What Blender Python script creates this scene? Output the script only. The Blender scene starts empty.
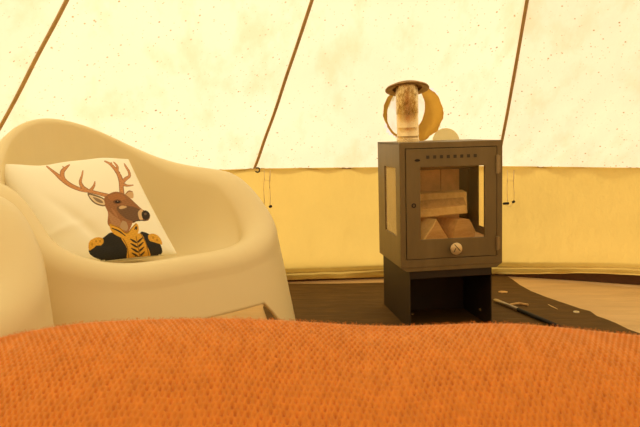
import bpy, bmesh, math, random
import numpy as np
from mathutils import Vector, Matrix, noise
R = math.radians
random.seed(7)
scene = bpy.context.scene
C = scene.collection

# ------------------------------------------------------------------ camera
EYE = 0.757
PITCH, ROLL, F = R(6.5), R(0.2), 700.0
cam_d = bpy.data.cameras.new('camera'); cam = bpy.data.objects.new('camera', cam_d); C.objects.link(cam)
cam_d.sensor_width = 36; cam_d.lens = F / 640 * 36
cam.location = (0, 0, EYE)
cam.rotation_euler = (Matrix.Rotation(R(90) - PITCH, 3, 'X') @ Matrix.Rotation(-ROLL, 3, 'Z')).to_euler()
cam_d.clip_start = 0.02
cam_d.dof.use_dof = True; cam_d.dof.focus_distance = 2.75; cam_d.dof.aperture_fstop = 16.0
scene.camera = cam

# ------------------------------------------------------------------ light
w = bpy.data.worlds.new('daylight'); scene.world = w; w.use_nodes = True
bg = w.node_tree.nodes['Background']
bg.inputs[0].default_value = (1.0, 0.78, 0.62, 1); bg.inputs[1].default_value = 1.12
sun_d = bpy.data.lights.new('sun', 'SUN'); sun = bpy.data.objects.new('sun', sun_d); C.objects.link(sun)
sun_d.energy = 2.6; sun_d.angle = R(12); sun_d.color = (1.0, 0.9, 0.7)
sun.rotation_euler = Vector((0.45, -0.65, -0.75)).to_track_quat('-Z', 'Y').to_euler()
vs = scene.view_settings
vs.view_transform = 'Standard'; vs.look = 'None'; vs.gamma = 1; vs.use_curve_mapping = False
vs.exposure = 0.0
scene.cycles.max_bounces = 12; scene.cycles.diffuse_bounces = 6; scene.cycles.transparent_max_bounces = 12
scene.cycles.use_denoising = True
scene.cycles.sample_clamp_indirect = 8

# ------------------------------------------------------------------ helpers
def ray(px, py):
    x, y = px - 320, py - 213.5
    c, s = math.cos(ROLL), math.sin(ROLL)
    x, y = c * x - s * y, s * x + c * y
    v = Vector((x / F, 1, -y / F)); v.rotate(Matrix.Rotation(-PITCH, 3, 'X')); return v / v.y
def floor_pt(px, py, z=0.0):
    d = ray(px, py); t = (z - EYE) / d.z
    return (d.x * t, t)
def at(px, py, Y):
    d = ray(px, py); return Vector((d.x * Y, Y, EYE + d.z * Y))

def link(name, me, mat=None, parent=None, smooth=False):
    o = bpy.data.objects.new(name, me); C.objects.link(o)
    if mat is not None:
        for m in (mat if isinstance(mat, (list, tuple)) else [mat]): me.materials.append(m)
    if parent is not None: o.parent = parent
    if smooth:
        for p in me.polygons: p.use_smooth = True
    return o
def obj(name, bm, mat=None, parent=None, smooth=False, bevel=0, seg=2):
    bmesh.ops.recalc_face_normals(bm, faces=bm.faces)
    me = bpy.data.meshes.new(name); bm.to_mesh(me); bm.free()
    o = link(name, me, mat, parent, smooth)
    if bevel:
        b = o.modifiers.new('b', 'BEVEL'); b.width = bevel; b.segments = seg; b.limit_method = 'ANGLE'; b.angle_limit = R(40)
    return o
def tag(o, label, cat, group=None, kind=None):
    o['label'] = label; o['category'] = cat
    if group: o['group'] = group
    if kind: o['kind'] = kind
    return o
def thing(name, label, cat, loc=(0, 0, 0), rot=(0, 0, 0), group=None):
    o = bpy.data.objects.new(name, None); C.objects.link(o); o.location = loc; o.rotation_euler = rot
    o.empty_display_size = 0.05
    return tag(o, label, cat, group)
def box(bm, x0, x1, y0, y1, z0, z1):
    vs_ = [bm.verts.new((x, y, z)) for z in (z0, z1) for y in (y0, y1) for x in (x0, x1)]
    for f in ((0, 1, 3, 2), (4, 6, 7, 5), (0, 4, 5, 1), (2, 3, 7, 6), (0, 2, 6, 4), (1, 5, 7, 3)):
        bm.faces.new([vs_[i] for i in f])
    return vs_
def tube(bm, pts, r, n=8, caps=True):
    pts = [Vector(p) for p in pts]; rings = []
    rr = r if isinstance(r, (list, tuple)) else [r] * len(pts)
    up = Vector((0, 0, 1))
    for i, p in enumerate(pts):
        t = (pts[min(i + 1, len(pts) - 1)] - pts[max(i - 1, 0)]).normalized()
        a = t.cross(up)
        if a.length < 1e-3: a = t.cross(Vector((1, 0, 0)))
        a.normalize(); b = t.cross(a)
        rings.append([bm.verts.new(p + (a * math.cos(2 * math.pi * k / n) + b * math.sin(2 * math.pi * k / n)) * rr[i]) for k in range(n)])
    for i in range(len(rings) - 1):
        for k in range(n):
            bm.faces.new((rings[i][k], rings[i][(k + 1) % n], rings[i + 1][(k + 1) % n], rings[i + 1][k]))
    if caps: bm.faces.new(rings[0]); bm.faces.new(rings[-1][::-1])
def lathe(bm, prof, n=40, axis='Z'):
    rings = []
    for r_, h in prof:
        ring = []
        for k in range(n):
            a = 2 * math.pi * k / n; x, y = r_ * math.cos(a), r_ * math.sin(a)
            ring.append(bm.verts.new((x, y, h) if axis == 'Z' else (x, h, y)))
        rings.append(ring)
    for i in range(len(rings) - 1):
        for k in range(n):
            bm.faces.new((rings[i][k], rings[i][(k + 1) % n], rings[i + 1][(k + 1) % n], rings[i + 1][k]))
    return rings
def prism(bm, poly, y0, y1, axis='y'):
    """polygon (a,b) extruded; axis y: (x,z) polygon along y; axis x: (y,z) polygon along x"""
    mk = (lambda p, t: (p[0], t, p[1])) if axis == 'y' else ((lambda p, t: (t, p[0], p[1])) if axis == 'x' else (lambda p, t: (p[0], p[1], t)))
    a = [bm.verts.new(mk(p, y0)) for p in poly]; b = [bm.verts.new(mk(p, y1)) for p in poly]
    n = len(poly)
    for i in range(n): bm.faces.new((a[i], a[(i + 1) % n], b[(i + 1) % n], b[i]))
    bm.faces.new(a[::-1]); bm.faces.new(b)
def grid_mesh(name, P, mat, parent=None, smooth=True, closed_u=False):
    """P: (nv, nu, 3) array"""
    nv, nu = P.shape[:2]
    me = bpy.data.meshes.new(name)
    idx = np.arange(nv * nu).reshape(nv, nu)
    if closed_u: idx = np.concatenate([idx, idx[:, :1]], 1)
    q = np.stack([idx[:-1, :-1], idx[:-1, 1:], idx[1:, 1:], idx[1:, :-1]], -1).reshape(-1, 4)
    me.vertices.add(nv * nu); me.vertices.foreach_set('co', P.reshape(-1).astype(np.float32))
    me.loops.add(len(q) * 4); me.loops.foreach_set('vertex_index', q.reshape(-1).astype(np.int32))
    me.polygons.add(len(q)); me.polygons.foreach_set('loop_start', np.arange(0, len(q) * 4, 4, dtype=np.int32))
    me.polygons.foreach_set('loop_total', np.full(len(q), 4, dtype=np.int32))
    me.update(calc_edges=True); me.validate()
    if smooth: me.polygons.foreach_set('use_smooth', np.ones(len(me.polygons), dtype=bool))
    return link(name, me, mat, parent)

# ------------------------------------------------------------------ materials
class NT:
    def __init__(s, name):
        s.m = bpy.data.materials.new(name); s.m.use_nodes = True; s.t = s.m.node_tree; s.t.nodes.clear()
        s.out = s.n('ShaderNodeOutputMaterial')
    def n(s, t, **k):
        d = s.t.nodes.new(t)
        for a, b in k.items(): setattr(d, a, b)
        return d
    def l(s, a, b): s.t.links.new(a, b)
    def coord(s, scale=(1, 1, 1)):
        tc = s.n('ShaderNodeTexCoord'); mp = s.n('ShaderNodeMapping'); mp.inputs['Scale'].default_value = scale
        s.l(tc.outputs['Object'], mp.inputs[0]); return mp.outputs[0]
    def noise(s, vec, scale, detail=4, rough=0.55):
        n = s.n('ShaderNodeTexNoise'); n.inputs['Scale'].default_value = scale; n.inputs['Detail'].default_value = detail
        n.inputs['Roughness'].default_value = rough; s.l(vec, n.inputs['Vector']); return n.outputs['Fac']
    def ramp(s, fac, stops):
        r = s.n('ShaderNodeValToRGB'); el = r.color_ramp.elements
        while len(el) < len(stops): el.new(0.5)
        for e, (p, c) in zip(el, stops): e.position = p; e.color = (*c, 1) if len(c) == 3 else c
        s.l(fac, r.inputs[0]); return r.outputs[0]
    def mix(s, fac, a, b, mode='MIX'):
        m = s.n('ShaderNodeMix', data_type='RGBA', blend_type=mode)
        for sock, v in ((m.inputs[0], fac), (m.inputs[6], a), (m.inputs[7], b)):
            if hasattr(v, 'links') or hasattr(v, 'is_linked'): s.l(v, sock)
            elif isinstance(v, (int, float)): sock.default_value = v
            else: sock.default_value = (*v, 1)
        return m.outputs[2]
    def bump(s, h, strength, dist):
        b = s.n('ShaderNodeBump'); b.inputs['Strength'].default_value = strength; b.inputs['Distance'].default_value = dist
        s.l(h, b.inputs['Height']); return b.outputs[0]
    def pbr(s, col, rough=0.6, metal=0, normal=None, **k):
        p = s.n('ShaderNodeBsdfPrincipled')
        if isinstance(col, tuple): p.inputs['Base Color'].default_value = (*col, 1)
        else: s.l(col, p.inputs['Base Color'])
        if isinstance(rough, (int, float)): p.inputs['Roughness'].default_value = rough
        else: s.l(rough, p.inputs['Roughness'])
        p.inputs['Metallic'].default_value = metal
        if normal is not None: s.l(normal, p.inputs['Normal'])
        for a, b in k.items(): p.inputs[a.replace('_', ' ')].default_value = b
        s.l(p.outputs[0], s.out.inputs[0]); return s.m

def simple(name, col, rough=0.6, metal=0, var=0.12, scale=20, bump=0.0, bscale=200, **k):
    t = NT(name); v = t.coord(); n = t.noise(v, scale)
    c2 = tuple(c * (1 - var) for c in col); c1 = tuple(min(1, c * (1 + var)) for c in col)
    nm = t.bump(t.noise(v, bscale, 2), bump, 0.002) if bump else None
    return t.pbr(t.ramp(n, [(0.3, c2), (0.7, c1)]), rough, metal, nm, **k)

def canvas(name, base, spots=True, trans=0.62, wrink=0.4, mott=(0.92, 1.0)):
    t = NT(name); v = t.coord()
    c = t.mix(t.ramp(t.noise(v, 2.2, 5), [(0.3, (mott[0],) * 3), (0.7, (mott[1],) * 3)]), (0, 0, 0), base, 'MIX')
    big = t.ramp(t.noise(v, 2.2, 5), [(0.3, tuple(b * mott[0] for b in base)), (0.7, tuple(b * mott[1] for b in base))])
    c = big
    if spots:
        for sc, th, colr in ((30, 0.12, (0.50, 0.33, 0.12)), (62, 0.15, (0.66, 0.50, 0.24)), (13, 0.06, (0.34, 0.20, 0.08)), (24, .09, (.45, .28, .1))):
            vo = t.n('ShaderNodeTexVoronoi'); vo.inputs['Scale'].default_value = sc; t.l(v, vo.inputs['Vector'])
            near = t.ramp(vo.outputs['Distance'], [(th * .6, (1,) * 3), (th * 1.3, (0,) * 3)])
            wn = t.n('ShaderNodeTexWhiteNoise'); t.l(vo.outputs['Position'], wn.inputs['Vector'])
            keep = t.ramp(wn.outputs['Value'], [(0.42, (1,) * 3), (0.44, (0,) * 3)])
            clump = t.ramp(t.noise(v, 3.1, 3), [(0.34, (0.3,) * 3), (0.55, (1,) * 3)])
            m = t.mix(1.0, near, keep, 'MULTIPLY'); m = t.mix(1.0, m, clump, 'MULTIPLY')
            c = t.mix(m, c, colr)
    if spots:
        st_ = t.ramp(t.noise(t.coord((5.5, 3.0, 1.6)), 1.4, 5, .6), [(0.50, (0,) * 3), (0.68, (1,) * 3)])
        c = t.mix(t.mix(1.0, st_, (.55, .55, .55), 'MULTIPLY'), c, (0.86, 0.72, 0.44))
    vv = t.coord((1, 1, 0.6))
    nm = t.bump(t.noise(vv, 5, 5), wrink, 0.03)
    d = t.n('ShaderNodeBsdfDiffuse'); tr = t.n('ShaderNodeBsdfTranslucent'); mx = t.n('ShaderNodeMixShader')
    for x in (d, tr): t.l(c, x.inputs[0]); t.l(nm, x.inputs['Normal'])
    mx.inputs[0].default_value = trans
    t.l(d.outputs[0], mx.inputs[1]); t.l(tr.outputs[0], mx.inputs[2]); t.l(mx.outputs[0], t.out.inputs[0])
    return t.m

M = {}
M['roof'] = canvas('roof canvas', (0.96, 0.945, 0.72))
M['wall'] = canvas('wall canvas', (0.89, 0.65, 0.17), spots=False, trans=0.5, wrink=0.8, mott=(0.9, 1.0))
M['hem'] = simple('brown hem tape', (0.42, 0.25, 0.09), 0.8)
M['seam'] = simple('brown seam tape', (0.52, 0.36, 0.16), 0.8)
M['skirt'] = simple('brown mud skirt', (0.085, 0.034, 0.012), 0.8)
def m_floor():
    t = NT('tan groundsheet'); v = t.coord(); v2 = t.coord((1, 5, 1))
    c = t.ramp(t.noise(v2, 2.5, 6), [(0.3, (0.55, 0.36, 0.16)), (0.7, (0.70, 0.47, 0.22))])
    return t.pbr(c, 0.6, 0, t.bump(t.noise(v2, 4, 4), 0.5, 0.02))
M['floor'] = m_floor()
def m_mat():
    t = NT('black rubber mat'); v = t.coord((1, 3.5, 1))
    c = t.ramp(t.noise(v, 6, 8, .7), [(0.3, (0.080, 0.043, 0.011)), (0.55, (0.115, 0.060, 0.016)), (0.8, (0.17, 0.095, 0.028))])
    vo = t.noise(v, 30, 6, .8); c = t.mix(t.ramp(vo, [(0.62, (0,) * 3), (0.72, (0.35,) * 3)]), c, (0.30, 0.22, 0.11))
    return t.pbr(c, 0.75, 0, t.bump(t.noise(v, 8, 5), 0.4, 0.01), Specular_IOR_Level=.15)
M['mat'] = m_mat()
M['plastic'] = simple('beige moulded plastic', (0.78, 0.65, 0.365), 0.42, var=0.02, scale=3, bump=0.05, bscale=600, Specular_IOR_Level=.3)
def m_stove():
    t = NT('grey painted steel'); v = t.coord((1, 1, 0.25))
    c = t.ramp(t.noise(v, 14, 6, .6), [(0.3, (0.170, 0.116, 0.046)), (0.7, (0.22, 0.152, 0.062))])
    n2 = t.noise(t.coord(), 60, 5, .8); c = t.mix(t.ramp(n2, [(0.68, (0,) * 3), (0.8, (0.5,) * 3)]), c, (0.20, 0.12, 0.05))
    return t.pbr(c, 0.5, 0.25)
M['stove'] = m_stove()
M['stovedark'] = simple('dark painted steel', (0.030, 0.017, 0.009), 0.55, 0.2)
M['holeshade'] = simple('dark air hole shade', (0.05, 0.036, 0.018), 0.7)
M['black'] = simple('black gap', (0.012, 0.009, 0.006), 0.9)
M['hinge'] = simple('steel hinge', (0.32, 0.24, 0.13), 0.4, 0.7)
M['brass'] = simple('pale brass', (0.80, 0.60, 0.32), 0.35, 0.45, var=.08)
M['firebrick'] = simple('tan fire brick', (0.84, 0.56, 0.26), 0.9, scale=12, var=.2)
M['ash'] = simple('pale ash', (0.75, 0.55, 0.32), 0.95, scale=40, var=.2)
def m_flue():
    t = NT('stained steel flue'); v = t.coord((1, 1, 0.6))
    n = t.noise(v, 80, 6, .8)
    sep = t.n('ShaderNodeSeparateXYZ'); t.l(t.coord(), sep.inputs[0])
    up = t.ramp(sep.outputs[2], [(0.105, (0,) * 3), (0.112, (1,) * 3)])
    c1 = t.ramp(t.noise(v, 8, 3), [(0.3, (0.74, 0.54, 0.27)), (0.7, (0.92, 0.72, 0.40))])
    c2 = t.ramp(n, [(0.38, (0.32, 0.20, 0.07)), (0.5, (0.66, 0.47, 0.20)), (0.62, (0.92, 0.78, 0.48))])
    return t.pbr(t.mix(up, c1, c2), 0.27, 0.8, t.bump(n, 0.25, 0.004))
M['flue'] = m_flue()
M['rust'] = simple('rust stained steel', (0.36, 0.21, 0.075), 0.45, 0.6, var=.35, scale=35)
M['flash'] = canvas('tan heatproof cloth', (0.95, 0.72, 0.25), spots=False, trans=.5, mott=(.72, 1.0))
def m_glass(name='stove glass', haze=(.0, .05), ior=1.5):
    t = NT(name); g = t.n('ShaderNodeBsdfGlossy'); g.inputs['Roughness'].default_value = 0.04
    tr = t.n('ShaderNodeBsdfTransparent'); tr.inputs[0].default_value = (0.99, 0.97, 0.93, 1)
    df = t.n('ShaderNodeBsdfDiffuse'); df.inputs[0].default_value = (0.7, 0.5, 0.25, 1)
    fr = t.n('ShaderNodeFresnel'); fr.inputs[0].default_value = ior
    m0 = t.n('ShaderNodeMixShader'); t.l(t.ramp(t.noise(t.coord(), 6, 5), [(0.4, (haze[0],) * 3), (0.8, (haze[1],) * 3)]), m0.inputs[0])
    t.l(tr.outputs[0], m0.inputs[1]); t.l(df.outputs[0], m0.inputs[2])
    mx = t.n('ShaderNodeMixShader'); ge = t.n('ShaderNodeNewGeometry'); mu = t.n('ShaderNodeMath', operation='MULTIPLY'); su = t.n('ShaderNodeMath', operation='SUBTRACT'); su.inputs[0].default_value = 1; t.l(ge.outputs['Backfacing'], su.inputs[1]); t.l(su.outputs[0], mu.inputs[0]); t.l(fr.outputs[0], mu.inputs[1]); t.l(mu.outputs[0], mx.inputs[0]); t.l(m0.outputs[0], mx.inputs[1]); t.l(g.outputs[0], mx.inputs[2])
    t.l(mx.outputs[0], t.out.inputs[0]); return t.m
M['glass'] = m_glass()
M['clear'] = m_glass('clear side glass', (.0, .02), 1.12)
M['brightpane'] = m_glass('tan brightened side glass', (.5, .62), 1.9)  # left pane's brightness put into its colour as a diffuse tan haze
def m_wood(name, a, b, sc=(2, 14, 14)):
    t = NT(name); v = t.coord(sc)
    return t.pbr(t.ramp(t.noise(v, 5, 5, .6), [(0.3, a), (0.7, b)]), 0.85, 0, t.bump(t.noise(v, 12, 4), .5, .004))
M['wood'] = m_wood('split pine', (0.80, 0.53, 0.19), (0.93, 0.68, 0.29))
M['wood2'] = m_wood('darker split pine', (0.55, 0.31, 0.10), (0.74, 0.46, 0.17))
M['yarn'] = simple('orange wool', (0.74, 0.255, 0.033), 0.95, var=.10, scale=60, bump=.25, bscale=1400, Sheen_Weight=0.3, Sheen_Roughness=0.5)
M['cord'] = simple('pale tan cord', (0.88, 0.70, 0.36), 0.85)
M['toggle'] = simple('black toggle', (0.012, 0.009, 0.006), 0.75)
M['steel'] = simple('dull steel', (0.45, 0.36, 0.22), 0.4, 0.6)

# ------------------------------------------------------------------ tent shell
CX, CY, RT, HEM, APEX = 0.63, 1.243, 2.45, 0.586, 2.83
A0 = 82.8
def plan_r(deg):
    """12-sided plan, corners at the seams, a little rounded"""
    a = (deg - A0) % 30 - 15
    poly = math.cos(R(15)) / math.cos(R(a))
    return RT * (0.8 * poly + 0.2)
def ring_xy(deg, r):
    return CX + r * math.cos(R(deg)), CY + r * math.sin(R(deg))
# roof
nu, nv = 960, 200
P = np.zeros((nv, nu, 3))
for i in range(nv):
    s = i / (nv - 1)
    for j in range(nu):
        deg = 360 * j / nu + A0
        a = (deg - A0) % 30 - 15
        r = plan_r(deg) * (1 - s) + 0.02 * s
        z = HEM + (APEX - HEM) * s
        edge = abs(a) / 15
        sag = 0.05 * (1 - edge ** 2) * math.sin(math.pi * min(1, s * 1.15)) * (1 - s)
        # diagonal pull folds near the hem
        k = math.exp(-s * 7)
        fold = 0.006 * k * math.sin(a * 1.1 + s * 60 + 3 * noise.noise((deg * .05, s * 4, 1)))
        fold += 0.012 * k * noise.noise((deg * .22, s * 14, 3))
        x, y = ring_xy(deg, r - sag * 0.6 + fold)
        z = z - sag * 0.4
        if i == 0: z += 0.004 * math.sin(deg * 7.2) + 0.002 * math.sin(deg * 17) - 0.006
        P[i, j] = (x, y, z)
roof = grid_mesh('ceiling', P, M['roof'], closed_u=True); roof['kind'] = 'structure'
hem_pts = P[0].copy()
# walls
def wall(name, d0, d1):
    n = int((d1 - d0) * 3); m = 70
    Q = np.zeros((m, n, 3))
    for i in range(m):
        s = i / (m - 1)
        for j in range(n):
            deg = d0 + (d1 - d0) * j / (n - 1)
            x, y = ring_xy(deg, 1)
            low = (1 - s)
            r = plan_r(deg) - 0.012
            r += 0.014 * noise.noise((deg * .10, s * 3.0, 5)) + 0.006 * noise.noise((deg * .35, s * 6, 8)) * low
            q_ = max(0, min(1, (86 - deg) / 20)); zl = 0.012 + 0.040 * q_ * q_ * (3 - 2 * q_)
            z = zl + (HEM - zl) * s + (0.010 * noise.noise((deg * .09, 2, 2)) if i == 0 else 0)
            if low > 0.9:   # the rolled lower edge
                r -= 0.020 * abs(math.sin((low - .9) * 20 * math.pi)) + 0.008 * noise.noise((deg * .5, low * 20, 1))
            x, y = ring_xy(deg, r); Q[i, j] = (x, y, z)
    o = grid_mesh(name, Q, M['wall']); o['kind'] = 'structure'; return o
wall_back = wall('wall_back', 0, 180)
wall_front = wall('wall_front', 180, 360)
def ring_band(name, z0, z1, dr, mat, parent):
    n = 720; Q = np.zeros((2, n, 3))
    for j in range(n):
        deg = j * .5; x, y = ring_xy(deg, plan_r(deg) + dr)
        Q[0, j] = (x, y, z0); Q[1, j] = (x, y, z1)
    return grid_mesh(name, Q, mat, parent, closed_u=True)
ring_band('mud_skirt', -0.01, 0.075, 0.012, M['skirt'], wall_back)
# hem tape along the scalloped edge
bm = bmesh.new(); H = [Vector(p) for p in hem_pts[::2]]
n = len(H); rr = []
for p in H:
    c = Vector((CX, CY, 0)); d = (Vector((p.x, p.y, 0)) - c).normalized()
    rr.append([bm.verts.new(p + d * a + Vector((0, 0, b))) for a, b in ((-0.004, -0.0035), (-0.004, 0.0035), (0.003, 0.0035), (0.003, -0.0035))])
for i in range(n):
    for k in range(4):
        bm.faces.new((rr[i][k], rr[(i + 1) % n][k], rr[(i + 1) % n][(k + 1) % 4], rr[i][(k + 1) % 4]))
obj('hem_tape', bm, M['hem'], roof)
# seam tapes
for k in range(12):
    j = int(round((k * 30 + (0.7 if k == 2 else 0)) / 360 * nu)) % nu
    bm = bmesh.new(); rows = []
    for i in range(nv):
        p = Vector(P[i, j]); rad = Vector((CX - p.x, CY - p.y, 0)).normalized(); side = Vector((-rad.y, rad.x, 0))
        inn = (rad * .7 + Vector((0, 0, -.7))) * 0.006
        wd = 0.0068 if i else 0.009
        bend = side * (-0.012 * math.exp(-i / 14.0))
        rows.append([bm.verts.new(p + inn * q + side * s_ * wd + bend) for q, s_ in ((1, -1), (1, 1), (-.3, 1), (-.3, -1))])
    for i in range(nv - 1):
        for q in range(4): bm.faces.new((rows[i][q], rows[i][(q + 1) % 4], rows[i + 1][(q + 1) % 4], rows[i + 1][q]))
    obj('seam', bm, M['seam'], roof)
# floor
bm = bmesh.new(); cv = bm.verts.new((CX, CY, 0)); vs_ = [bm.verts.new((*ring_xy(d * 2, plan_r(d * 2) + .01), 0)) for d in range(180)]
for i in range(180): bm.faces.new((cv, vs_[i], vs_[(i + 1) % 180]))
r0 = bmesh.ops.extrude_face_region(bm, geom=bm.faces[:]); 
for v in r0['geom']:
    if isinstance(v, bmesh.types.BMVert): v.co.z = -0.05
fl = obj('floor', bm, M['floor']); fl['kind'] = 'structure'

# centre pole of the tent, just right of the view
pole = thing('tent_pole', 'steel centre pole holding up the tent roof', 'pole', (CX, CY, 0))
bm = bmesh.new(); lathe(bm, [(0, .01), (.02, .01), (.02, 2.72), (0, 2.72)], 24); obj('shaft', bm, M['steel'], pole, True)
bm = bmesh.new(); lathe(bm, [(0, 0), (.035, 0), (.035, .012), (.022, .03), (0, .03)], 24); obj('foot', bm, M['black'], pole)

# mat
MT = 0.006
front_edge = [(505, 275), (512, 279), (520, 285), (531, 291), (545, 296.5), (558, 301), (570, 305), (580, 308.5), (590, 311), (597, 316), (606, 319), (616, 323), (628, 329), (642, 334), (665, 345), (700, 362)]
poly = [floor_pt(278, 283.5, MT), floor_pt(340, 283.5, MT), floor_pt(383, 282.5, MT), floor_pt(430, 279, MT), floor_pt(470, 275, MT), floor_pt(495, 273.5, MT)]
poly += [floor_pt(a, b, MT) for a, b in front_edge]
poly += [(0.95, 1.35), (0.2, 1.32), (-0.05, 1.5), (-0.12, 2.2), (-0.25, 3.0)]
bm = bmesh.new(); f = bm.faces.new([bm.verts.new((x, y, MT)) for x, y in poly])
e = bmesh.ops.extrude_face_region(bm, geom=[f])
for v in e['geom']:
    if isinstance(v, bmesh.types.BMVert): v.co.z = 0.0005
mat_o = obj('floor_mat', bm, M['mat']); tag(mat_o, 'dark rubbery mat with a wavy edge spread on the tan groundsheet under the stove', 'mat')

# ------------------------------------------------------------------ stove
SW, SD, SH = 0.40, 0.35, 0.47
SX, SY, SZ = 0.303, 2.60, EYE - 0.505
yaw, tilt = R(8.2), R(1.4)
stove_rot = (Matrix.Rotation(yaw, 3, 'Z') @ Matrix.Rotation(-tilt, 3, 'Y'))
stove = thing('wood_stove', 'grey steel wood stove with glass door standing on an open black pedestal', 'stove', (SX, SY, SZ), stove_rot.to_euler())
def frame_panel(bm, x0, x1, z0, z1, hx0, hx1, hz0, hz1, y0, y1, side=None):
    """panel with a rectangular hole, in x/z, thick from y0 to y1; side='x' swaps x and y"""
    O = [(x0, z0), (x1, z0), (x1, z1), (x0, z1)]; I = [(hx0, hz0), (hx1, hz0), (hx1, hz1), (hx0, hz1)]
    mk = (lambda p, t: (p[0], t, p[1])) if side is None else (lambda p, t: (t, p[0], p[1]))
    V = [[bm.verts.new(mk(p, t)) for p in pts] for t in (y0, y1) for pts in (O, I)]
    of, if_, ob, ib = V[0], V[1], V[2], V[3]
    for i in range(4):
        j = (i + 1) % 4
        bm.faces.new((of[i], of[j], if_[j], if_[i])); bm.faces.new((ob[i], ib[i], ib[j], ob[j]))
        bm.faces.new((of[i], ob[i], ob[j], of[j])); bm.faces.new((if_[i], if_[j], ib[j], ib[i]))
t_ = 0.004
bm = bmesh.new()
box(bm, 0, SW, 0, SD, SH - 0.008, SH)                           # top
box(bm, 0.004, SW - .004, 0.004, SD, 0, 0.006)                          # bottom
box(bm, 0, SW, SD - t_, SD, 0, SH)                              # back
sz0, sz1 = 0.115, 0.375
frame_panel(bm, 0, SD, 0, SH, .055, .235, sz0, sz1, 0, t_, 'x')
frame_panel(bm, 0, SD, 0, SH, .028, .235, sz0, sz1, SW - t_, SW, 'x')
DX0, DX1, DZ0, DZ1 = .022, .378, .030, .448
frame_panel(bm, 0, SW, 0, SH, DX0, DX1, DZ0, DZ1, -0.006, 0.006)
obj('body', bm, M['stove'], stove, bevel=.0015)
bm = bmesh.new(); frame_panel(bm, DX0, DX1, DZ0, DZ1, .06, .34, .08, .40, 0.0105, 0.0125)
obj('door_seal', bm, M['black'], stove)
# lower lip, tapering inward
bm = bmesh.new()
prism(bm, [(0.0, 0.0), (SW, 0.0), (SW - .022, -.016), (.022, -.016)], -0.004, 0.03)
obj('lower_lip', bm, M['stove'], stove, bevel=.001)
# door
door = bpy.data.objects.new('door', None); C.objects.link(door); door.parent = stove
GX0, GX1, GZ0, GZ1 = .078, .330, .104, .377
bm = bmesh.new(); g = 0.0022
holes = []
frame_panel(bm, DX0 + g, DX1 - g, DZ0 + g, DZ1 - g, GX0, GX1, GZ0, GZ1, -0.008, 0.006)
door_f = obj('door', bm, M['stove'], stove, bevel=.001)
bpy.data.objects.remove(door); door = door_f
bm = bmesh.new(); box(bm, GX0 - .004, GX1 + .004, 0.000, 0.003, GZ0 - .004, GZ1 + .004)
obj('glass_pane', bm, M['glass'], door)
for k in range(8):  # raised dark pieces, the shade inside each air hole put into colour
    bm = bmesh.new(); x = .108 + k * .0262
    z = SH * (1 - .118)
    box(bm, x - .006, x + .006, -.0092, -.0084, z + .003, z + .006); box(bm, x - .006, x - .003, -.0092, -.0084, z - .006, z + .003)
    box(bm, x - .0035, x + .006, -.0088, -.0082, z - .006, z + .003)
    obj('air_hole_shade', bm, M['holeshade'], door)
bm = bmesh.new(); lathe(bm, [(0, -.0092), (.010, -.0092), (.011, -.0078), (0, -.0078)], 20, 'Y')
for v in bm.verts: v.co.x = v.co.x + .068; v.co.z = v.co.z * .45 + .404
obj('stamped_oval', bm, M['black'], door)
bm = bmesh.new(); lathe(bm, [(.005, -.008), (.005, -.0105), (.0085, -.0105), (.0085, -.008)], 20, 'Y')
for v in bm.verts: v.co.x += .052; v.co.z += .236
obj('latch_hole_ring', bm, M['black'], door)
# knob with an engraved arrow
kx, kz = .210, .068
bm = bmesh.new(); lathe(bm, [(0, -.008), (.008, -.008), (.008, -.020), (.020, -.021), (.0228, -.024), (.0228, -.028), (.021, -.030), (0, -.030)], 36, 'Y')
for v in bm.verts: v.co.x += kx; v.co.z += kz
knob = obj('knob', bm, M['brass'], door, True)
bm = bmesh.new()
def bar2(bm, a, b, wd, y0, y1):
    a, b = Vector(a), Vector(b); d = (b - a).normalized(); nrm = Vector((-d.y, d.x)) * wd
    prism(bm, [tuple(a - nrm), tuple(b - nrm), tuple(b + nrm), tuple(a + nrm)], y0, y1)
bar2(bm, (kx - .008, kz + .017), (kx + .014, kz - .008), .0013, -.0308, -.0299)
bar2(bm, (kx - .002, kz + .004), (kx - .010, kz - .011), .0010, -.0308, -.0299)
obj('engraved_arrow', bm, M['black'], knob)
for z0, z1 in ((.345, .415), (.052, .105)):
    bm = bmesh.new(); tube(bm, [(DX1, -.011, z0), (DX1, -.011, z1)], .006, 14)
    box(bm, DX1 + .001, DX1 + .013, -.010, -.006, z0 + .003, z1 - .003)
    tube(bm, [(DX1, -.011, (z0 + z1) / 2 - .001), (DX1, -.011, (z0 + z1) / 2 + .001)], .0068, 14)
    obj('hinge', bm, M['hinge'], stove)
for xa in (0.0045, SW - .0075):
    bm = bmesh.new(); box(bm, xa, xa + .003, .024, .240, sz0 - .005, sz1 + .005); obj('side_glass', bm, M['brightpane'] if xa < .1 else M['clear'], stove)
# fire box lining
for (a, b, c_, d) in ((.03, .115, .03, .348), (.117, .262, .03, .348), (.264, .345, .03, .348)):
    bm = bmesh.new(); box(bm, a, b, SD - .03, SD - .008, c_, d); obj('fire_brick', bm, M['firebrick'], stove, bevel=.003)
bm = bmesh.new(); box(bm, .01, SW - .01, .015, SD - .01, .008, .088); obj('grate_bed', bm, M['firebrick'], stove, bevel=.003)
bm = bmesh.new(); prism(bm, [(.02, .40), (SD - .02, .345), (SD - .02, .352), (.02, .407)], .01, SW - .01, 'x'); obj('baffle_plate', bm, M['rust'], stove)
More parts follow.
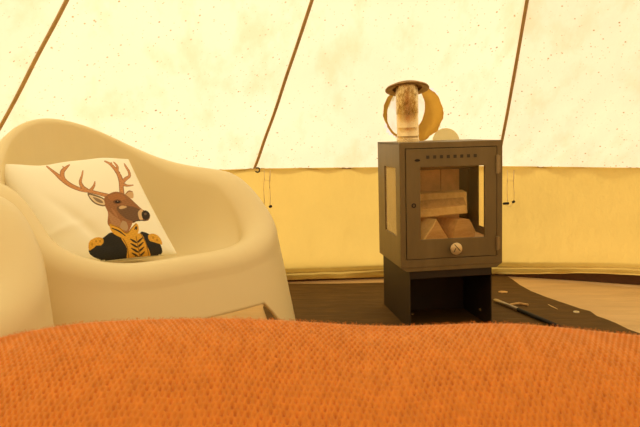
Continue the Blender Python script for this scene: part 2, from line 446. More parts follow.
# pedestal
inv = stove_rot.transposed()
def ped_panel(name, x0, x1, y0, y1, z_top, zb=None, mat='stovedark'):
    bm = bmesh.new(); V = box(bm, x0, x1, y0, y1, 0, z_top)
    if zb is not None:
        for v in V[:4]: v.co.z = zb
    else:
        for v in V[:4]:   # stand each foot corner on the mat
            wx = stove_rot @ Vector((v.co.x, v.co.y, 0))
            v.co.z = (MT - SZ - wx.z) / (stove_rot @ Vector((0, 0, 1))).z
    return obj(name, bm, M[mat], stove, bevel=.001)
px0, px1, pd = .036, .362, .435
ped_panel('pedestal_side', px0, px0 + .004, 0.004, pd, 0, None)
ped_panel('pedestal_side', px1 - .004, px1, 0.004, pd, 0, None)
ped_panel('pedestal_back', px0 + .004, px1 - .004, SD - .04, SD - .036, 0, None)
ped_panel('pedestal_crossbar', px0 + .004, px1 - .004, .004, .008, -.002, -.046)
bm = bmesh.new(); box(bm, px0, px1, SD, pd, -.004, 0); obj('pedestal_ledge', bm, M['stovedark'], stove)
for sx in (px0 + .02, px1 - .03):
    bm = bmesh.new(); tube(bm, [(sx, .05, -.196), (sx, .05, -.19)], .005, 8)
    obj('bolt', bm, M['hinge'], stove)

# flue pipe, standing on the stove top
FX, FY = .082, .17
flue = bpy.data.objects.new('flue_pipe', None); C.objects.link(flue); flue.parent = stove; flue.location = (FX, FY, SH)
bm = bmesh.new()
lathe(bm, [(0.036, 0), (.0445, 0), (.0445, .012), (.0425, .014), (.0425, .022), (.0435, .024), (.0425, .026), (.0425, .055), (.0432, .057), (.0425, .059), (.0425, .108), (.0438, .110), (.0438, .225), (.036, .225), (.036, 0)], 48)
fp = obj('flue_pipe', bm, M['flue'], stove, True); fp.location = (FX, FY, SH)
fp.rotation_euler = (R(1), R(-1.0), 0)
bpy.data.objects.remove(flue)
m_ = fp.modifiers.new('e', 'EDGE_SPLIT'); m_.split_angle = R(40)
bm = bmesh.new()
lathe(bm, [(.058, .002), (.083, -.003), (.086, -.001), (.086, .001), (.083, .005), (.066, .010), (.060, .016), (.050, .019), (0, .020)], 48)
lathe(bm, [(.058, .002), (.057, .012), (.048, .016), (0, .017)], 48)
cap = obj('flue_collar', bm, M['rust'], fp, True); cap.location = (0.002, 0.0, .205); cap.rotation_euler = (R(-16), R(2.0), 0)
m_ = cap.modifiers.new('e', 'EDGE_SPLIT'); m_.split_angle = R(50)

# ------------------------------------------------------------------ flue flashing on the roof
def roof_plane():
    def pt(deg, s):
        a = (deg - A0) % 30 - 15
        x, y = ring_xy(deg, plan_r(deg) * (1 - s) + .02 * s - 0.03 * math.sin(math.pi * min(1, s * 1.15)) * (1 - s) * (1 - (a / 15) ** 2)); return Vector((x, y, HEM + (APEX - HEM) * s - .02 * math.sin(math.pi * s)))
    a, b, c = pt(90, .05), pt(104, .05), pt(97, .30)
    n = (b - a).cross(c - a).normalized()
    if n.y > 0: n = -n
    return a, n
RP, RN = roof_plane()
def roof_pt(px, py, off=0.02):
    d = ray(px, py); o = Vector((0, 0, EYE)); p0 = RP + RN * off
    return o + d * ((p0 - o).dot(RN) / d.dot(RN))
def jag(i, n, amp, seed): return amp * noise.noise((math.cos(i / n * 6.283) * 3, math.sin(i / n * 6.283) * 3, seed))
def ring_on_roof(name, outer, inner, off, thick, mat, parent, n=72, jo=2.0, ji=.6, seed=0):
    bm = bmesh.new(); V = []
    for i in range(n):
        a = 2 * math.pi * i / n
        jr = 1 + jag(i, n, jo, seed) / 30 + random.uniform(-.4, .5) / 30; ji_ = 1 + jag(i, n, ji, seed + 5) / 20
        tr = outer[4] if len(outer) > 4 else 0
        def el(E_, k):
            x, y = E_[2] * math.cos(a) * k, E_[3] * math.sin(a) * k; c, s_ = math.cos(R(E_[4])), math.sin(R(E_[4]))
            return (E_[0] + c * x - s_ * y, E_[1] + s_ * x + c * y)
        po, pi_ = el(outer, jr), el(inner, ji_)
        V.append([bm.verts.new(roof_pt(*po, off)), bm.verts.new(roof_pt(*pi_, off)), bm.verts.new(roof_pt(*pi_, off - thick)), bm.verts.new(roof_pt(*po, off - thick))])
    for i in range(n):
        j = (i + 1) % n
        for k in range(4): bm.faces.new((V[i][k], V[i][(k + 1) % 4], V[j][(k + 1) % 4], V[j][k]))
    return obj(name, bm, mat, parent)
fl_o = ring_on_roof('flue_flashing', (413, 113, 30, 29, 15), (406, 111, 18, 25, 18), .035, .006, M['flash'], None, jo=2.2)
tag(fl_o, 'ragged tan flashing ring around the chimney hole in the canvas behind the flue', 'flashing')
M['flap'] = canvas('white flap canvas', (0.97, 0.93, 0.80), spots=False, trans=.55, wrink=1.0)
# white canvas flap closing the hole, hanging in folds
nn = 50; Q = np.zeros((nn, nn, 3))
for i in range(nn):
    for j in range(nn):
        u, v = j / (nn - 1) * 2 - 1, i / (nn - 1) * 2 - 1
        x = u * math.sqrt(1 - v * v / 2); y = v * math.sqrt(1 - u * u / 2)
        px, py = 406.5 + 18.6 * x - 3 * y, 111 + 25.0 * y
        fold = .010 * math.sin((px * .45 - (py - 95) * .55) * .55 + noise.noise((px * .1, py * .1, 3)) * 2)
        Q[i, j] = roof_pt(406.5 + (px - 406.5) * 1.12, 111 + (py - 111) * 1.08, -.012 + fold)
flap = grid_mesh('rain_flap', Q, M['flap'], fl_o)
# open the hole in the roof behind the ring
bm = bmesh.new(); bm.from_mesh(roof.data); kill = []
cen = roof_pt(411.5, 112.5, 0)
ex, ey = roof_pt(411.5 + 25, 112.5, 0) - cen, roof_pt(411.5 - 2, 112.5 + 24.5, 0) - cen
for f in bm.faces:
    c = f.calc_center_median() - cen
    if c.length < .3:
        a_, b_ = c.dot(ex) / ex.dot(ex), c.dot(ey) / ey.dot(ey)
        if a_ * a_ + b_ * b_ < 1: kill.append(f)
bmesh.ops.delete(bm, geom=kill, context='FACES'); bm.to_mesh(roof.data); bm.free()
# round slightly darker patch low on the roof behind the stove
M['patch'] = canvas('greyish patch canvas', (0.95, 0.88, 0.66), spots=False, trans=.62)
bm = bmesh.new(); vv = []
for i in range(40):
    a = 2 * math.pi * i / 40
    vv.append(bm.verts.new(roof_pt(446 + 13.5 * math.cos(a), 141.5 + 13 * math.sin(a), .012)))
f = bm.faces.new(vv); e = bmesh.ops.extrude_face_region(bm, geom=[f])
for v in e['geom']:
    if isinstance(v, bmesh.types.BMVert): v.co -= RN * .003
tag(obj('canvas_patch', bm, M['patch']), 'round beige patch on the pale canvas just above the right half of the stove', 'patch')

# ------------------------------------------------------------------ firewood inside the stove
def stove_pt(x, y, z): return Vector((SX, SY, SZ)) + stove_rot @ Vector((x, y, z))
def log(poly, y0, y1, loc, rot, label, mats=('wood', 'wood2'), seed=0):
    """poly (x,z) section, extruded along y, subdivided and roughened"""
    bm = bmesh.new(); prism(bm, poly, y0, y1)
    bmesh.ops.recalc_face_normals(bm, faces=bm.faces)
    bmesh.ops.bevel(bm, geom=bm.edges[:], offset=.003, segments=1, affect='EDGES')
    bmesh.ops.triangulate(bm, faces=bm.faces[:])
    bmesh.ops.subdivide_edges(bm, edges=bm.edges[:], cuts=3, use_grid_fill=True)
    for v in bm.verts:
        q = v.co * 25 + Vector((seed, 0, 0)); q.y *= .3
        v.co += Vector((noise.noise(q), noise.noise(q + Vector((9, 0, 0))) * .5, noise.noise(q + Vector((0, 9, 0))))) * .004
    o = obj('split_log', bm, [M[mats[0]], M[mats[1]]], None)
    for p in o.data.polygons:
        if abs(p.normal.y) > .85 or (seed == 3 and p.normal.z > .3): p.material_index = 1  # darker ends; the long log's upper face is shaded by colour
    mt = (stove_rot @ Matrix.Rotation(rot[2], 3, 'Z') @ Matrix.Rotation(rot[0], 3, 'X') @ Matrix.Rotation(rot[1], 3, 'Y')).to_4x4()
    mt.translation = stove_pt(*loc); o.matrix_world = mt
    return tag(o, label, 'log', 'split logs inside the stove')
log([(-.068, 0), (.062, .0), (.004, .086)], -.075, .075, (.122, .105,   .090), (0, 0, R(24)), 'triangular split log at the lower left behind the stove glass', ('wood', 'wood2'), seed=1)
log([(-.046, .0), (.050, .0), (.058, .026), (.030, .074), (-.024, .078), (-.042, .05)], -.075, .065, (.248, .125, .090), (0, R(-3), R(17)), 'chunky split log at the lower right behind the stove glass', ('wood2', 'wood2'), seed=2)
log([(-.034, 0), (.034, .0), (.034, .058), (.012, .062), (-.034, .036)], -.120, .120, (.170, .105, .180), (R(-4), 0, R(80)), 'long pale split log laid across the top of the firewood', ('wood', 'wood2'), seed=3)
log([(-.03, 0), (.03, .0), (.016, .085), (-.03, .08)], -.14, .14, (.195, .225, .180), (0, 0, R(94)), 'split log lying at the back behind the long pale one in the stove', ('wood', 'wood2'), seed=4)
log([(-.035, 0), (.035, .0), (.03, .055), (-.03, .05)], -.14, .14, (.195, .235, .090), (0, 0, R(91)), 'split log at the very back of the stove, lowest of the pile', ('wood2', 'wood2'), seed=6)

# ------------------------------------------------------------------ cords and toggles on the wall
def wall_pt(px, py, off=.02):
    d = ray(px, py); t = 2.0
    while t < 5:
        x, y = d.x * t - CX, t - CY
        deg = math.degrees(math.atan2(y, x))
        if math.hypot(x, y) >= plan_r(deg) - .012 - off: break
        t += .002
    return Vector((d.x * t, t, EYE + d.z * t))
def tie(pxs, y0, y1, side_lbl, tog, hook=None):
    t = thing('toggle_tie', side_lbl, 'tie', wall_pt(pxs[0], y0 + 2, .03), group='toggle ties on the tent wall')
    L0 = t.location.copy()
    for i, px in enumerate(pxs):
        bm = bmesh.new(); pts = [wall_pt(px + .4 * math.sin(k * 1.1 + i), y0 + (y1[i] - y0) * k / 8, .026) - L0 for k in range(9)]
        tube(bm, pts, .0019, 6); obj('cord', bm, M['cord'], t, True)
    a, b = pxs[0], pxs[-1]
    bm = bmesh.new(); tube(bm, [wall_pt(a, y0 + 1, .028) - L0, wall_pt(a + .5, y0 + 10, .028) - L0, wall_pt(b - .7, y0 + 11, .028) - L0, wall_pt(b, y0 + 1, .028) - L0], .0017, 6)
    obj('loop', bm, M['cord'], t, True)
    for (tx, ty, ang, ln) in tog:
        c = wall_pt(tx, ty, .032) - L0; d = Vector((math.cos(ang), 0, math.sin(ang))) * ln
        bm = bmesh.new(); tube(bm, [c - d, c - d * .8, c + d * .8, c + d], [.004, .0065, .0065, .004], 10); obj('toggle', bm, M['toggle'], t, True)
    if len(tog) > 1:
        bm = bmesh.new(); tube(bm, [wall_pt(tog[0][0], tog[0][1] + 1, .03) - L0, wall_pt((tog[0][0] + tog[1][0]) / 2, tog[0][1] + 3.4, .03) - L0, wall_pt(tog[1][0], tog[1][1] + 1, .03) - L0], .0017, 6); obj('cord_end', bm, M['cord'], t, True)
tie((264, 270), 170, (204, 206), 'pale cord tie with a black toggle on the wall just right of the armchair', [(270.5, 206.5, .4, .008)])
tie((507.3, 513.8), 170, (203, 202), 'pale cord tie with two black toggles on the wall right beside the stove', [(506, 203.5, 0.05, .016), (513.5, 201.8, .5, .008)])
bm = bmesh.new(); c = wall_pt(257.5, 170, .03); pts = [c + Vector((math.cos(a), 0, math.sin(a))) * .011 for a in [R(x) for x in range(-150, 140, 20)]]
tube(bm, pts, .0035, 8); tag(obj('hook', bm, M['toggle']), 'small dark hook under the canvas hem at the foot of the middle seam', 'hook')

# ------------------------------------------------------------------ things on the mat
def on_mat(px, py, z): x, y = floor_pt(px, py, z); return Vector((x, y, z))
pk = thing('fire_poker', 'dark poker with a pale metal end lying on the mat right of the stove', 'poker', on_mat(495, 300.5, MT + .010))
L0 = pk.location.copy()
a_, m1, b_ = on_mat(494.5, 300, MT + .010), on_mat(518, 309.3, MT + .010), on_mat(568, 330.5, MT + .010)
bm = bmesh.new(); tube(bm, [m1 - L0, b_ - L0], .0082, 12); obj('shaft', bm, M['toggle'], pk, True)
bm = bmesh.new(); tube(bm, [a_ - L0, a_.lerp(m1, .05) - L0, m1 - L0], [.006, .0085, .0078], 12); obj('handle', bm, M['steel'], pk, True)
bm = bmesh.new(); p = [on_mat(*q, MT + .006) for q in ((510, 304.5), (519, 303.4), (528, 305))]
tube(bm, p, [.004, .006, .005], 7); tag(obj('kindling_stick', bm, M['wood2']), 'short pale stick lying beside the poker on the mat', 'stick')
def disc(name, px, py, r, h, mat, label, cat, hole=0):
    p = on_mat(px, py, MT); bm = bmesh.new()
    lathe(bm, [(hole, 0), (r, 0), (r, h * .7), (r * .9, h), (hole, h)], 24)
    if not hole: pass
    o = obj(name, bm, mat); o.location = p; return tag(o, label, cat)
M['pale'] = simple('pale metal', (.78, .66, .42), .45, .1)
disc('eyelet', 576.3, 312.2, .0125, .004, M['pale'], 'small pale round eyelet on the mat near its wavy right edge', 'eyelet', .004)
bm = bmesh.new(); vv = []
for i in range(18):
    a = 2 * math.pi * i / 18; rr_ = .02 * (1 + .5 * noise.noise((math.cos(a) * 2, math.sin(a) * 2, 4)))
    vv.append(bm.verts.new((rr_ * 1.1 * math.cos(a), rr_ * math.sin(a), 0)))
f = bm.faces.new(vv); e = bmesh.ops.extrude_face_region(bm, geom=[f])
for v in e['geom']:
    if isinstance(v, bmesh.types.BMVert): v.co.z += .003
o = obj('wood_chip', bm, M['wood2']); o.location = on_mat(503, 292.2, MT); tag(o, 'pale flat wood chip on the mat close to the stove pedestal', 'wood chip')
bm = bmesh.new(); tube(bm, [on_mat(548, 304.3, MT + .002), on_mat(552, 306.5, MT + .002), on_mat(557.5, 309, MT + .002)], [.0012, .002, .0012], 6)
tag(obj('straw', bm, M['wood']), 'thin pale straw on the mat between the poker and the eyelet', 'straw')

# ------------------------------------------------------------------ armchairs
def interp(tab, a):
    a = abs((a + 180) % 360 - 180)
    for (x0, v0), (x1, v1) in zip(tab, tab[1:]):
        if a <= x1: return v0 + (v1 - v0) * (a - x0) / (x1 - x0)
    return tab[-1][1]
def soft(tab, a, w=15):
    ks = [k * w / 4 for k in range(-8, 9)]; ws = [math.exp(-(k / w) ** 2) for k in ks]
    return sum(interp(tab, a + k) * q for k, q in zip(ks, ws)) / sum(ws)
RIMZ = [(0, .412), (22, .402), (40, .426), (58, .512), (78, .619), (105, .635), (128, .647), (150, .785), (180, .825)]
ROLLR = [(0, .061), (30, .061), (60, .064), (110, .051), (150, .022), (180, .020)]
LEG0, LEG1 = 39, 62.0
def zbot(phi):
    a = abs((phi + 180) % 360 - 180)
    if a < LEG0:                                     # front opening, arched
        e = (LEG0 - a)
        return .243 * min(1, e / 11.0) ** .5
    if a < LEG1: return 0
    if a < 128:
        e = min(a - LEG1, 128 - a); return .20 * min(1, e / 6.0) ** .4
    if a < 152: return 0
    e = a - 152; return .17 * min(1, e / 5.0) ** .4
def sup(phi, a, b, n=3.2):
    cx, cy = math.sin(R(phi)), -math.cos(R(phi)); k = (abs(cx) ** n + abs(cy) ** n) ** (-1 / n)
    x, y = a * k * cx, b * k * cy
    nx, ny = math.copysign(abs(x / a) ** (n - 1) / a, x), math.copysign(abs(y / b) ** (n - 1) / b, y)
    l = math.hypot(nx, ny); return Vector((x, y, 0)), Vector((nx / l, ny / l, 0))
def armchair_mesh():
    n = 720; rows = []; RZ = [soft(RIMZ, q * .5 - 180) for q in range(n)]; RR = [soft(ROLLR, q * .5 - 180) for q in range(n)]
    for j in range(n):
        phi = j * 360 / n - 180
        rim, nr = sup(phi, .398, .285, 3.666); base, _ = sup(phi, .475, .437, 3.4); seat, _ = sup(phi, .20, .17, 2.4)
        rz, rr_ = RZ[j], RR[j]
        back = max(0, -math.cos(R(phi)))
        rim.x *= 1 - .255 * max(0, min(1, rim.y / .285)) ** 1.5; base.y -= .028
        rim = rim + Vector((0, .198 * back * max(0, rz - .5) / .29, 0))   # the back leans away
        zb = zbot(phi); col = []
        top_o = rim + nr * rr_; zt = rz - rr_
        for i in range(16):
            s = i / 15; z = zb + (zt - zb) * s
            f = z / zt; f2 = f ** 1.15
            p = base.lerp(top_o, f2); p.z = z; col.append(p)
        for i in range(1, 12):
            a = math.pi * i / 12; p = rim + nr * (rr_ * math.cos(a)); p.z = zt + rr_ * math.sin(a); col.append(p)
        P0 = rim - nr * rr_; P0.z = zt; P3 = Vector((seat.x, seat.y + .0, .352)); H_ = max(.01, zt - .35)
        P1 = P0 + Vector((0, 0, -H_ * .62)) - nr * .01; P2 = P3 + (Vector((P0.x, P0.y, 0)) - Vector((P3.x, P3.y, 0))) * .45; P2.z = .350
        for i in range(18):
            t = i / 17; p = P0 * (1 - t) ** 3 + P1 * 3 * t * (1 - t) ** 2 + P2 * 3 * t * t * (1 - t) + P3 * t ** 3; col.append(p)
        for i in range(1, 5):
            t = i / 5; p = P3 * (1 - t) + Vector((0, 0, .348)) * t; col.append(p)
        rows.append(col)
    return np.array([[tuple(p) for p in c] for c in zip(*rows)])
CH = armchair_mesh()
M_ch = M['plastic']
def armchair(x, y, rot, label):
    o = grid_mesh('armchair', CH, M_ch, None, closed_u=True)
    o.location = (x, y, 0.001); o.rotation_euler = (0, 0, R(rot))
    s = o.modifiers.new('shell', 'SOLIDIFY'); s.thickness = .010; s.offset = -1; s.use_even_offset = False
    return tag(o, label, 'armchair', 'moulded plastic armchairs')
TH = 47.5
ch1 = armchair(-.599, 2.177, TH, 'beige moulded plastic armchair holding the stag cushion')
ch2 = armchair(-1.008, 1.245, 40, 'beige moulded plastic armchair at the left edge, mostly cut off by the photo')

# ------------------------------------------------------------------ cushion
def poly_mask(pts, X, Y):
    inside = np.zeros(X.shape, bool); n = len(pts)
    for i in range(n):
        x0, y0 = pts[i]; x1, y1 = pts[(i + 1) % n]
        if y0 == y1: continue
        c = ((y0 > Y) != (y1 > Y)) & (X < (x1 - x0) * (Y - y0) / (y1 - y0) + x0); inside ^= c
    return inside
def stroke_mask(pts, X, Y):
    """pts (x, y, half width)"""
    m = np.zeros(X.shape, bool)
    for (x0, y0, r0_), (x1, y1, r1) in zip(pts, pts[1:]):
        dx, dy = x1 - x0, y1 - y0; L = dx * dx + dy * dy + 1e-9
        t = np.clip(((X - x0) * dx + (Y - y0) * dy) / L, 0, 1)
        m |= np.hypot(X - x0 - t * dx, Y - y0 - t * dy) <= r0_ + (r1 - r0_) * t
    return m
def smooth_pts(pts, k=6, closed=False):
    out = []; n = len(pts)
    rng = range(n if closed else n - 1)
    for i in rng:
        p0, p1, p2, p3 = (pts[(i + d) % n] if closed else pts[min(max(i + d, 0), n - 1)] for d in (-1, 0, 1, 2))
        for j in range(k):
            t = j / k
            out.append(tuple(.5 * (2 * b + (c - a) * t + (2 * a - 5 * b + 4 * c - d) * t * t + (-a + 3 * b - 3 * c + d) * t ** 3) for a, b, c, d in zip(p0, p1, p2, p3)))
    if not closed: out.append(pts[-1])
    return out
NC = 420
# pillow volume
c_tl, c_tr, c_br = at(-7, 166, 2.22), at(127.5, 160.5, 2.38), at(175, 253, 2.20)
c_bl = at(52, 268, 2.045)
nf = (c_tr - c_tl).cross(c_br - c_tr).normalized()
if nf.y > 0: nf = -nf
def cush(side):
    Pm = np.zeros((NC, NC, 3)) if side > 0 else np.zeros((60, 60, 3)); k = Pm.shape[0]
    us = np.linspace(0, 1, k); Ug, Vg = np.meshgrid(us, us)
    a = (1 - Ug) * (1 - Vg); b = Ug * (1 - Vg); c = Ug * Vg; d = (1 - Ug) * Vg
    corners = [np.array(q) for q in (c_tl, c_tr, c_br, c_bl)]
    base = sum(w_[..., None] * q for w_, q in zip((a, b, c, d), corners))
    th = .070 * ((4 * Ug * (1 - Ug)) * (4 * Vg * (1 - Vg))) ** .42
    ctr = base.mean((0, 1))
    pin = 1 - .035 * ((4 * Ug * (1 - Ug)) + (4 * Vg * (1 - Vg)) - 2 * (4 * Ug * (1 - Ug)) * (4 * Vg * (1 - Vg)))
    base = ctr + (base - ctr) * pin[..., None] * 1.025
    base = base + (np.exp(-((Ug - .33) / .16) ** 2) * -.013 + np.exp(-((Ug - .80) / .12) ** 2) * .006)[..., None] * ((1 - Vg) ** 3)[..., None] * np.array([0, .2, 1])
    wr = .004 * np.sin(6 * Ug + 9 * Vg) * (1 - np.abs(2 * Ug - 1)) + .010 * np.exp(-((Ug - .28 - .5 * (Vg - .55)) ** 2) / .004) * np.exp(-((Vg - .72) ** 2) / .05) * -1 + .006 * np.exp(-((Vg - .80 + .25 * Ug) ** 2) / .0015) * np.exp(-((Ug - .2) ** 2) / .03)
    edge = np.minimum(1, 12 * np.minimum(np.minimum(Ug, 1 - Ug), np.minimum(Vg, 1 - Vg)))
    off = side * th + (wr * edge if side > 0 else 0)
    return base + off[..., None] * np.array(nf)
cu_P = cush(1)
# print coordinates on the puffed face, so the stag keeps its proportions over the bulge
q_ = cu_P - np.array([0, 0, EYE]); cp_, sp_ = math.cos(PITCH), math.sin(PITCH)
fw = cp_ * q_[..., 1] - sp_ * q_[..., 2]; upv = sp_ * q_[..., 1] + cp_ * q_[..., 2]
X = 320 + F * q_[..., 0] / fw; Y = 213.5 - F * upv / fw
col = np.ones((NC, NC, 3)) * np.array([0.93, 0.90, 0.74])
rs = np.random.RandomState(3)
def lin(r, g, b): return np.array([(c / 255) ** 2.2 for c in (r, g, b)])
def paint(mask, c, var=0.0):
    c = np.array(c); 
    if var:
        nz = 1 + var * (np.sin(X * 1.7 + np.sin(Y * 1.3) * 2) * .5 + np.sin(Y * 2.9 + X * .7) * .5)
        col[mask] = (c * nz[..., None])[mask]
    else: col[mask] = c
def pp(pts, c, k=5, var=0.0): paint(poly_mask(smooth_pts(pts, k, True), X, Y), c, var)
def st(pts, c, var=0.0): paint(stroke_mask(smooth_pts(pts, 5), X, Y), c, var)
brown, dbrown, tan_, dark = (0.36, 0.150, 0.05), (0.16, 0.065, 0.025), (0.66, 0.40, 0.18), (0.045, 0.028, 0.014)
ant, antd = (0.56, 0.26, 0.10), (0.22, 0.085, 0.03)
# left antler
for c, k, dx, dy in ((antd, 1.0, .5, .5), (ant, .72, 0, 0)):
    st([(108, 195, 2.0 * k), (100, 193, 1.8 * k), (90, 190.5, 1.8 * k), (80, 188.5, 1.9 * k), (70, 184, 2.2 * k), (62, 178, 2.3 * k), (55, 172, 1.5 * k), (47, 165.5, .8 * k)], c, .15)
    st([(67, 182, 1.9 * k), (63, 177, 2.2 * k), (62.5, 171, 2.3 * k), (66, 167, 1.6 * k), (69.5, 164, .7 * k)], c, .15)
    st([(87, 189.5, 2.0 * k), (82.5, 186, 1.9 * k), (80.5, 181, 1.5 * k), (82, 175, 1.0 * k), (83, 170, .6 * k)], c, .15)
    st([(91, 189.5, 1.8 * k), (94, 185, 1.2 * k), (95, 181, .6 * k)], c, .15)
    st([(62, 172, 1.2 * k), (64, 168, .8 * k), (63, 165.5, .5 * k)], c)
# right antler
for c, k in ((antd, 1.0), (ant, .72)):
    st([(122, 193, 2.4 * k), (121.5, 187, 2.3 * k), (121, 180, 2.4 * k), (118.5, 173, 2.0 * k), (115, 168, 1.7 * k), (110, 163, 1.2 * k), (105, 160.5, .7 * k)], c, .15)
    st([(122, 182, 2.2 * k), (126, 178, 1.8 * k), (129.5, 175.5, 1.4 * k), (129, 171, 1.2 * k), (126, 166, 1.0 * k), (124.5, 163, .5 * k)], c, .15)
    st([(124, 184, 1.6 * k), (128, 185, 1.0 * k), (133, 184.5, .6 * k)], c)
    st([(117, 171, 1.5 * k), (117.5, 166, 1.2 * k), (114, 161.5, .6 * k)], c)
    st([(112, 164.5, 1.0 * k), (111.5, 162, .6 * k)], c)
# far ear
pp([(125, 194), (128, 191), (131.5, 190.5), (133.5, 193), (133, 197.5), (129, 197)], (0.62, 0.40, 0.20)); st([(126, 193, .5), (129, 190.5, .6), (132.5, 191, .4)], (0.30, 0.13, 0.05))
# near ear
pp([(87.5, 192.5), (94, 193.5), (103, 197), (107, 202), (105, 205.5), (97, 204), (91, 199.5)], (0.17, 0.11, 0.06))
pp([(89, 194), (95, 195.5), (103, 198.5), (105.5, 202.5), (104, 204.3), (97, 202.5), (92, 198.8)], (0.74, 0.58, 0.36))
pp([(93, 196.3), (99, 198), (103, 201), (102, 202.4), (97, 200.8)], (0.27, 0.19, 0.11))
# neck
pp([(105, 203), (108, 212), (107.5, 222), (110, 226), (118, 230), (126, 233), (131, 226), (132, 219), (124, 214), (118, 206)], (0.34, 0.15, 0.06), 5, .1)
pp([(109, 211), (111, 222), (117, 227), (122, 228), (119, 218)], (0.42, 0.22, 0.10), 5, .1)
pp([(124, 219), (128, 226), (126, 230), (120, 226)], (0.46, 0.31, 0.17))
# head
pp([(104, 199), (108, 194), (115, 191), (123, 192.5), (129, 196.5), (136, 203), (142, 208.5), (147, 211), (150, 214), (149, 219), (145, 220.5), (138, 220), (133, 222.5), (126, 221), (117, 217), (109, 210)], (0.30, 0.135, 0.052), 5, .12)
pp([(117, 206), (126, 205), (136, 207), (142, 211), (141, 218), (134, 220.5), (126, 218), (119, 212)], (0.16, 0.085, 0.042), 5, .1)
pp([(108, 196), (115, 193), (122, 194), (126, 198), (120, 200), (112, 200)], (0.38, 0.155, 0.05), 5, .08)
pp([(119, 206.5), (122, 205), (127, 206), (124, 207.8), (120, 208.3)], (0.62, 0.42, 0.22))
pp([(111, 207), (114, 213), (118, 217), (116, 212)], (0.40, 0.19, 0.08))
pp([(113, 200.5), (116.5, 198.8), (120.5, 199.5), (121.5, 202), (117.5, 203.3), (114, 202.6)], dbrown)
pp([(114.8, 201.2), (117, 199.8), (119.8, 200.4), (120, 201.9), (117, 202.5)], (0.012, 0.008, 0.006)); pp([(117.2, 200.4), (118.1, 200.3), (118, 201)], (0.6, 0.45, 0.3), 3)
pp([(138, 212), (141, 208.7), (143, 209.5), (141.5, 214), (143, 218.5), (139.5, 218.5)], (0.66, 0.45, 0.24))
pp([(142, 211.5), (145.5, 209.8), (149, 212), (149.8, 215.5), (147.5, 219), (143.5, 218.6), (141.8, 215.2)], (0.03, 0.018, 0.012))
pp([(144, 213), (146, 212), (146.8, 213.6), (145, 214.6)], (0.16, 0.10, 0.06), 3)
st([(133, 221, .4), (140, 219.8, .5), (146, 219.6, .4)], dark)
# jacket
navy = (0.020, 0.019, 0.017)
pp([(89, 252), (90, 244), (96, 240), (103, 237), (110, 232), (116, 233), (128, 238), (138, 234), (142, 231), (150, 234), (158, 240), (161.5, 247), (161, 253.5), (150, 257), (130, 261), (110, 261), (96, 257.5)], navy, 5, .15)
gold, goldd = (0.70, 0.38, 0.04), (0.30, 0.14, 0.015)
pp([(121, 237), (127, 236), (137, 233), (142, 234), (146, 243), (149.5, 257), (128, 261.5), (127, 248)], gold, 4, .1)
st([(122, 236.5, .4), (127, 246, .5), (129, 261, .4)], goldd); st([(141, 233.5, .4), (146, 243, .5), (149, 257, .4)], goldd)
for yy, wl in ((239.5, 8.0), (244, 8.0), (248.8, 8.0), (253.6, 8.0)):
    k = (yy - 239) / 15; cx_ = 136.5 + 2.0 * k
    st([(cx_ - wl + 1.5, yy - 1.2, .5), (cx_ - 3, yy + .8, 1.05), (cx_, yy + 2.4, .8), (cx_ + 3, yy + .3, 1.05), (cx_ + wl - 2.0, yy - 2.4, .5)], dark)
st([(136, 236, .45), (138, 246, .45), (140, 258, .45)], goldd)
pp([(109.5, 223.5), (114, 224.5), (121, 227.5), (126.5, 232), (132, 226.5), (136, 222.5), (138.5, 226), (138, 232), (133, 237), (126.5, 238.5), (120, 236.5), (112, 231.5)], gold, 4, .1)
st([(112, 227.5, .5), (119, 230.5, .8), (125, 235, .5)], dark); st([(134.5, 229, .4), (136.2, 226.5, .9), (136.5, 229, .4)], dark)
st([(110.5, 224, .35), (119, 227, .4), (126.5, 232.5, .5), (132, 227, .4), (136, 223, .35)], goldd)
pp([(89, 249.5), (88.5, 243), (91, 239), (97, 236.5), (102.5, 237.5), (103.5, 241), (101, 244.5), (96.5, 244.8), (93, 247.5)], gold, 4, .15)
pp([(148, 235), (152, 233), (157, 234.5), (161, 239), (162, 244), (158.5, 243), (153.5, 241.5), (149.5, 240)], gold, 4, .15)
for (x0, y0) in ((91, 243), (95, 240), (99, 240), (152, 236.5), (156, 239)): pp([(x0, y0), (x0 + 1.6, y0 - .8), (x0 + 2, y0 + 1.4), (x0 + .4, y0 + 1.6)], (.48, .24, .02), 3)
t = NT('cushion print'); va = t.n('ShaderNodeVertexColor'); va.layer_name = 'print'
wv = t.n('ShaderNodeTexNoise'); wv.inputs['Scale'].default_value = 700; t.l(t.coord(), wv.inputs['Vector'])
M['print'] = t.pbr(va.outputs['Color'], .9, 0, t.bump(wv.outputs['Fac'], .15, .001))
cu_B = cush(-1)
o_c = Vector(tuple(cu_P.reshape(-1, 3).mean(0)))
cushion = grid_mesh('cushion', cu_P - np.array(o_c), M['print']); cushion.location = o_c
ca = cushion.data.color_attributes.new('print', 'FLOAT_COLOR', 'POINT')
ca.data.foreach_set('color', np.concatenate([col, np.ones((NC, NC, 1))], -1).reshape(-1).astype(np.float32))
tag(cushion, 'cream cushion printed with a stag in military jacket, leaning in the beige armchair', 'cushion')
M['linen'] = simple('cream linen', (.93, .90, .74), .9, bump=.2, bscale=500)
back = grid_mesh('back_cover', cu_B - np.array(o_c), M['linen'], cushion)

# ------------------------------------------------------------------ knitted blanket over the bed
def edge_h(x):
    tab = [(-.62, .44), (-.45, .475), (-.36, .498), (-.28, .508), (-.17, .508), (0, .508), (.12, .503), (.22, .498), (.34, .489), (.45, .483), (.7, .475)]
    return np.interp(x, [a for a, _ in tab], [b for _, b in tab])
def axis(fine0, fine1, step, lo, hi, coarse):
    return np.concatenate([np.arange(lo, fine0, coarse), np.arange(fine0, fine1, step), np.arange(fine1, hi + coarse * .5, coarse)])
xs = axis(-.56, .84, .0012, -.62, 1.1, .02)
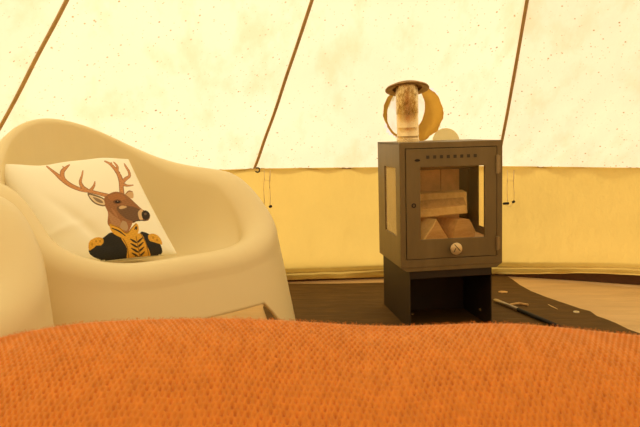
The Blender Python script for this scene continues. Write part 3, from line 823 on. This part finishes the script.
# arc length across: t<0.. runs from behind the camera to the far edge, then down to the floor
YE, RE = .965, .045
ts = axis(.50, 1.075, .0012, -.25, 1.52, .02)
Xg, Tg = np.meshgrid(xs, ts)
Hx = edge_h(Xg)
k_ = np.ones(9) / 9
# smooth the height profile
Hs = np.array([edge_h(xs + d) for d in np.linspace(-.06, .06, 13)]).mean(0); Hx = np.broadcast_to(Hs, Xg.shape)
arc = RE * math.pi / 2; flat_end = YE - RE
T1 = np.clip(Tg - flat_end, 0, arc) / RE; T2 = np.maximum(Tg - flat_end - arc, 0)
Yg = np.where(Tg < flat_end, Tg, flat_end + RE * np.sin(T1))
dq = np.maximum(flat_end - Tg, 0)
crown = -np.where(dq < .17, 3.3 * dq ** 2 + .10 * dq, .11237 + .10 * (1 - np.exp(-(dq - .17) * 10)))
Zg = Hx + crown - RE * (1 - np.cos(T1)) - T2
und = .004 * np.sin(Xg * 9 + Tg * 5) + .003 * np.sin(Xg * 17 - Tg * 11 + 1)
Zg = Zg + und * (T2 == 0)
Yg = Yg + .012 * np.sin(Xg * 14) * np.clip(T2 * 4, 0, 1)
# left and right sides fall away
side = np.maximum(0, -Xg - .565) * 12 + np.maximum(0, Xg - .95) * 6; Zg = Zg - side
Zg = np.maximum(Zg, .012)
# knit relief: interlocking V stitches
wob = .0022 * np.sin(Tg * 31 + Xg * 6) + .0030 * np.sin(Tg * 13 + 2) 
wx, wy = .0078, .0125
u = (Xg + wob + .10 * (Tg - .7) * np.sin(Xg * 3)) / wx
v_ = (Tg + .0025 * np.sin(Xg * 19) + .0016 * np.sin(Xg * 47 + Tg * 20)) / wy
hole = np.zeros(Xg.shape)
for ox, oy in ((0, 0), (.5, .5)):                       # staggered gaps between the stitches
    du = (u - ox) - np.round(u - ox); dv = (v_ - oy) - np.round(v_ - oy)
    hole += np.exp(-((du / .21) ** 2 + (dv / .19) ** 2)) * (1 + .35 * np.sin(3.1 * np.round(u - ox) + 5.7 * np.round(v_ - oy)))
hh = -hole
infine = ((Xg > -.56) & (Xg < .84) & (Tg > .5) & (Tg < 1.075)).astype(float)
lump = .5 + .5 * np.sin(Xg * 61 + np.sin(Tg * 43) * 2) * np.sin(Tg * 57 + np.sin(Xg * 37) * 2)
amp = .0062 * infine * (.6 + .6 * lump)
nz_ = np.where(T1 > 0, np.cos(np.minimum(T1, math.pi / 2)), 1); ny_ = np.where(T1 > 0, np.sin(np.minimum(T1, math.pi / 2)), 0)
Zg = Zg + amp * hh * nz_; Yg = Yg + amp * hh * ny_
blanket = grid_mesh('knitted_blanket', np.stack([Xg, Yg, Zg], -1), M['yarn'])
tag(blanket, 'chunky orange knitted blanket spread over the bed in the foreground', 'blanket')
# loose wool fuzz along the far edge
bm = bmesh.new(); rnd = random.Random(5)
for i in range(2400):
    a = rnd.uniform(-.3, .7); jx = rnd.randrange(np.searchsorted(xs, -.54), np.searchsorted(xs, .54)); jt = int(np.searchsorted(ts, flat_end + RE * a))
    p = Vector((Xg[jt, jx], Yg[jt, jx], Zg[jt, jx])); a = max(a, 0)
    nrm = Vector((rnd.uniform(-.8, .8), math.sin(a), math.cos(a) + .2)).normalized()
    L = rnd.uniform(.0015, .0045); q = p + nrm * L * .6 + Vector((rnd.uniform(-1, 1), 0, 0)) * .001; r_ = p + nrm * L + Vector((rnd.uniform(-1, 1), rnd.uniform(-1, 1), 0)) * .003
    tube(bm, [p, q, r_], [.00025, .0002, .0001], 3, caps=False)
fz = obj('wool_fuzz', bm, M['yarn'], blanket); fz['kind'] = 'stuff'
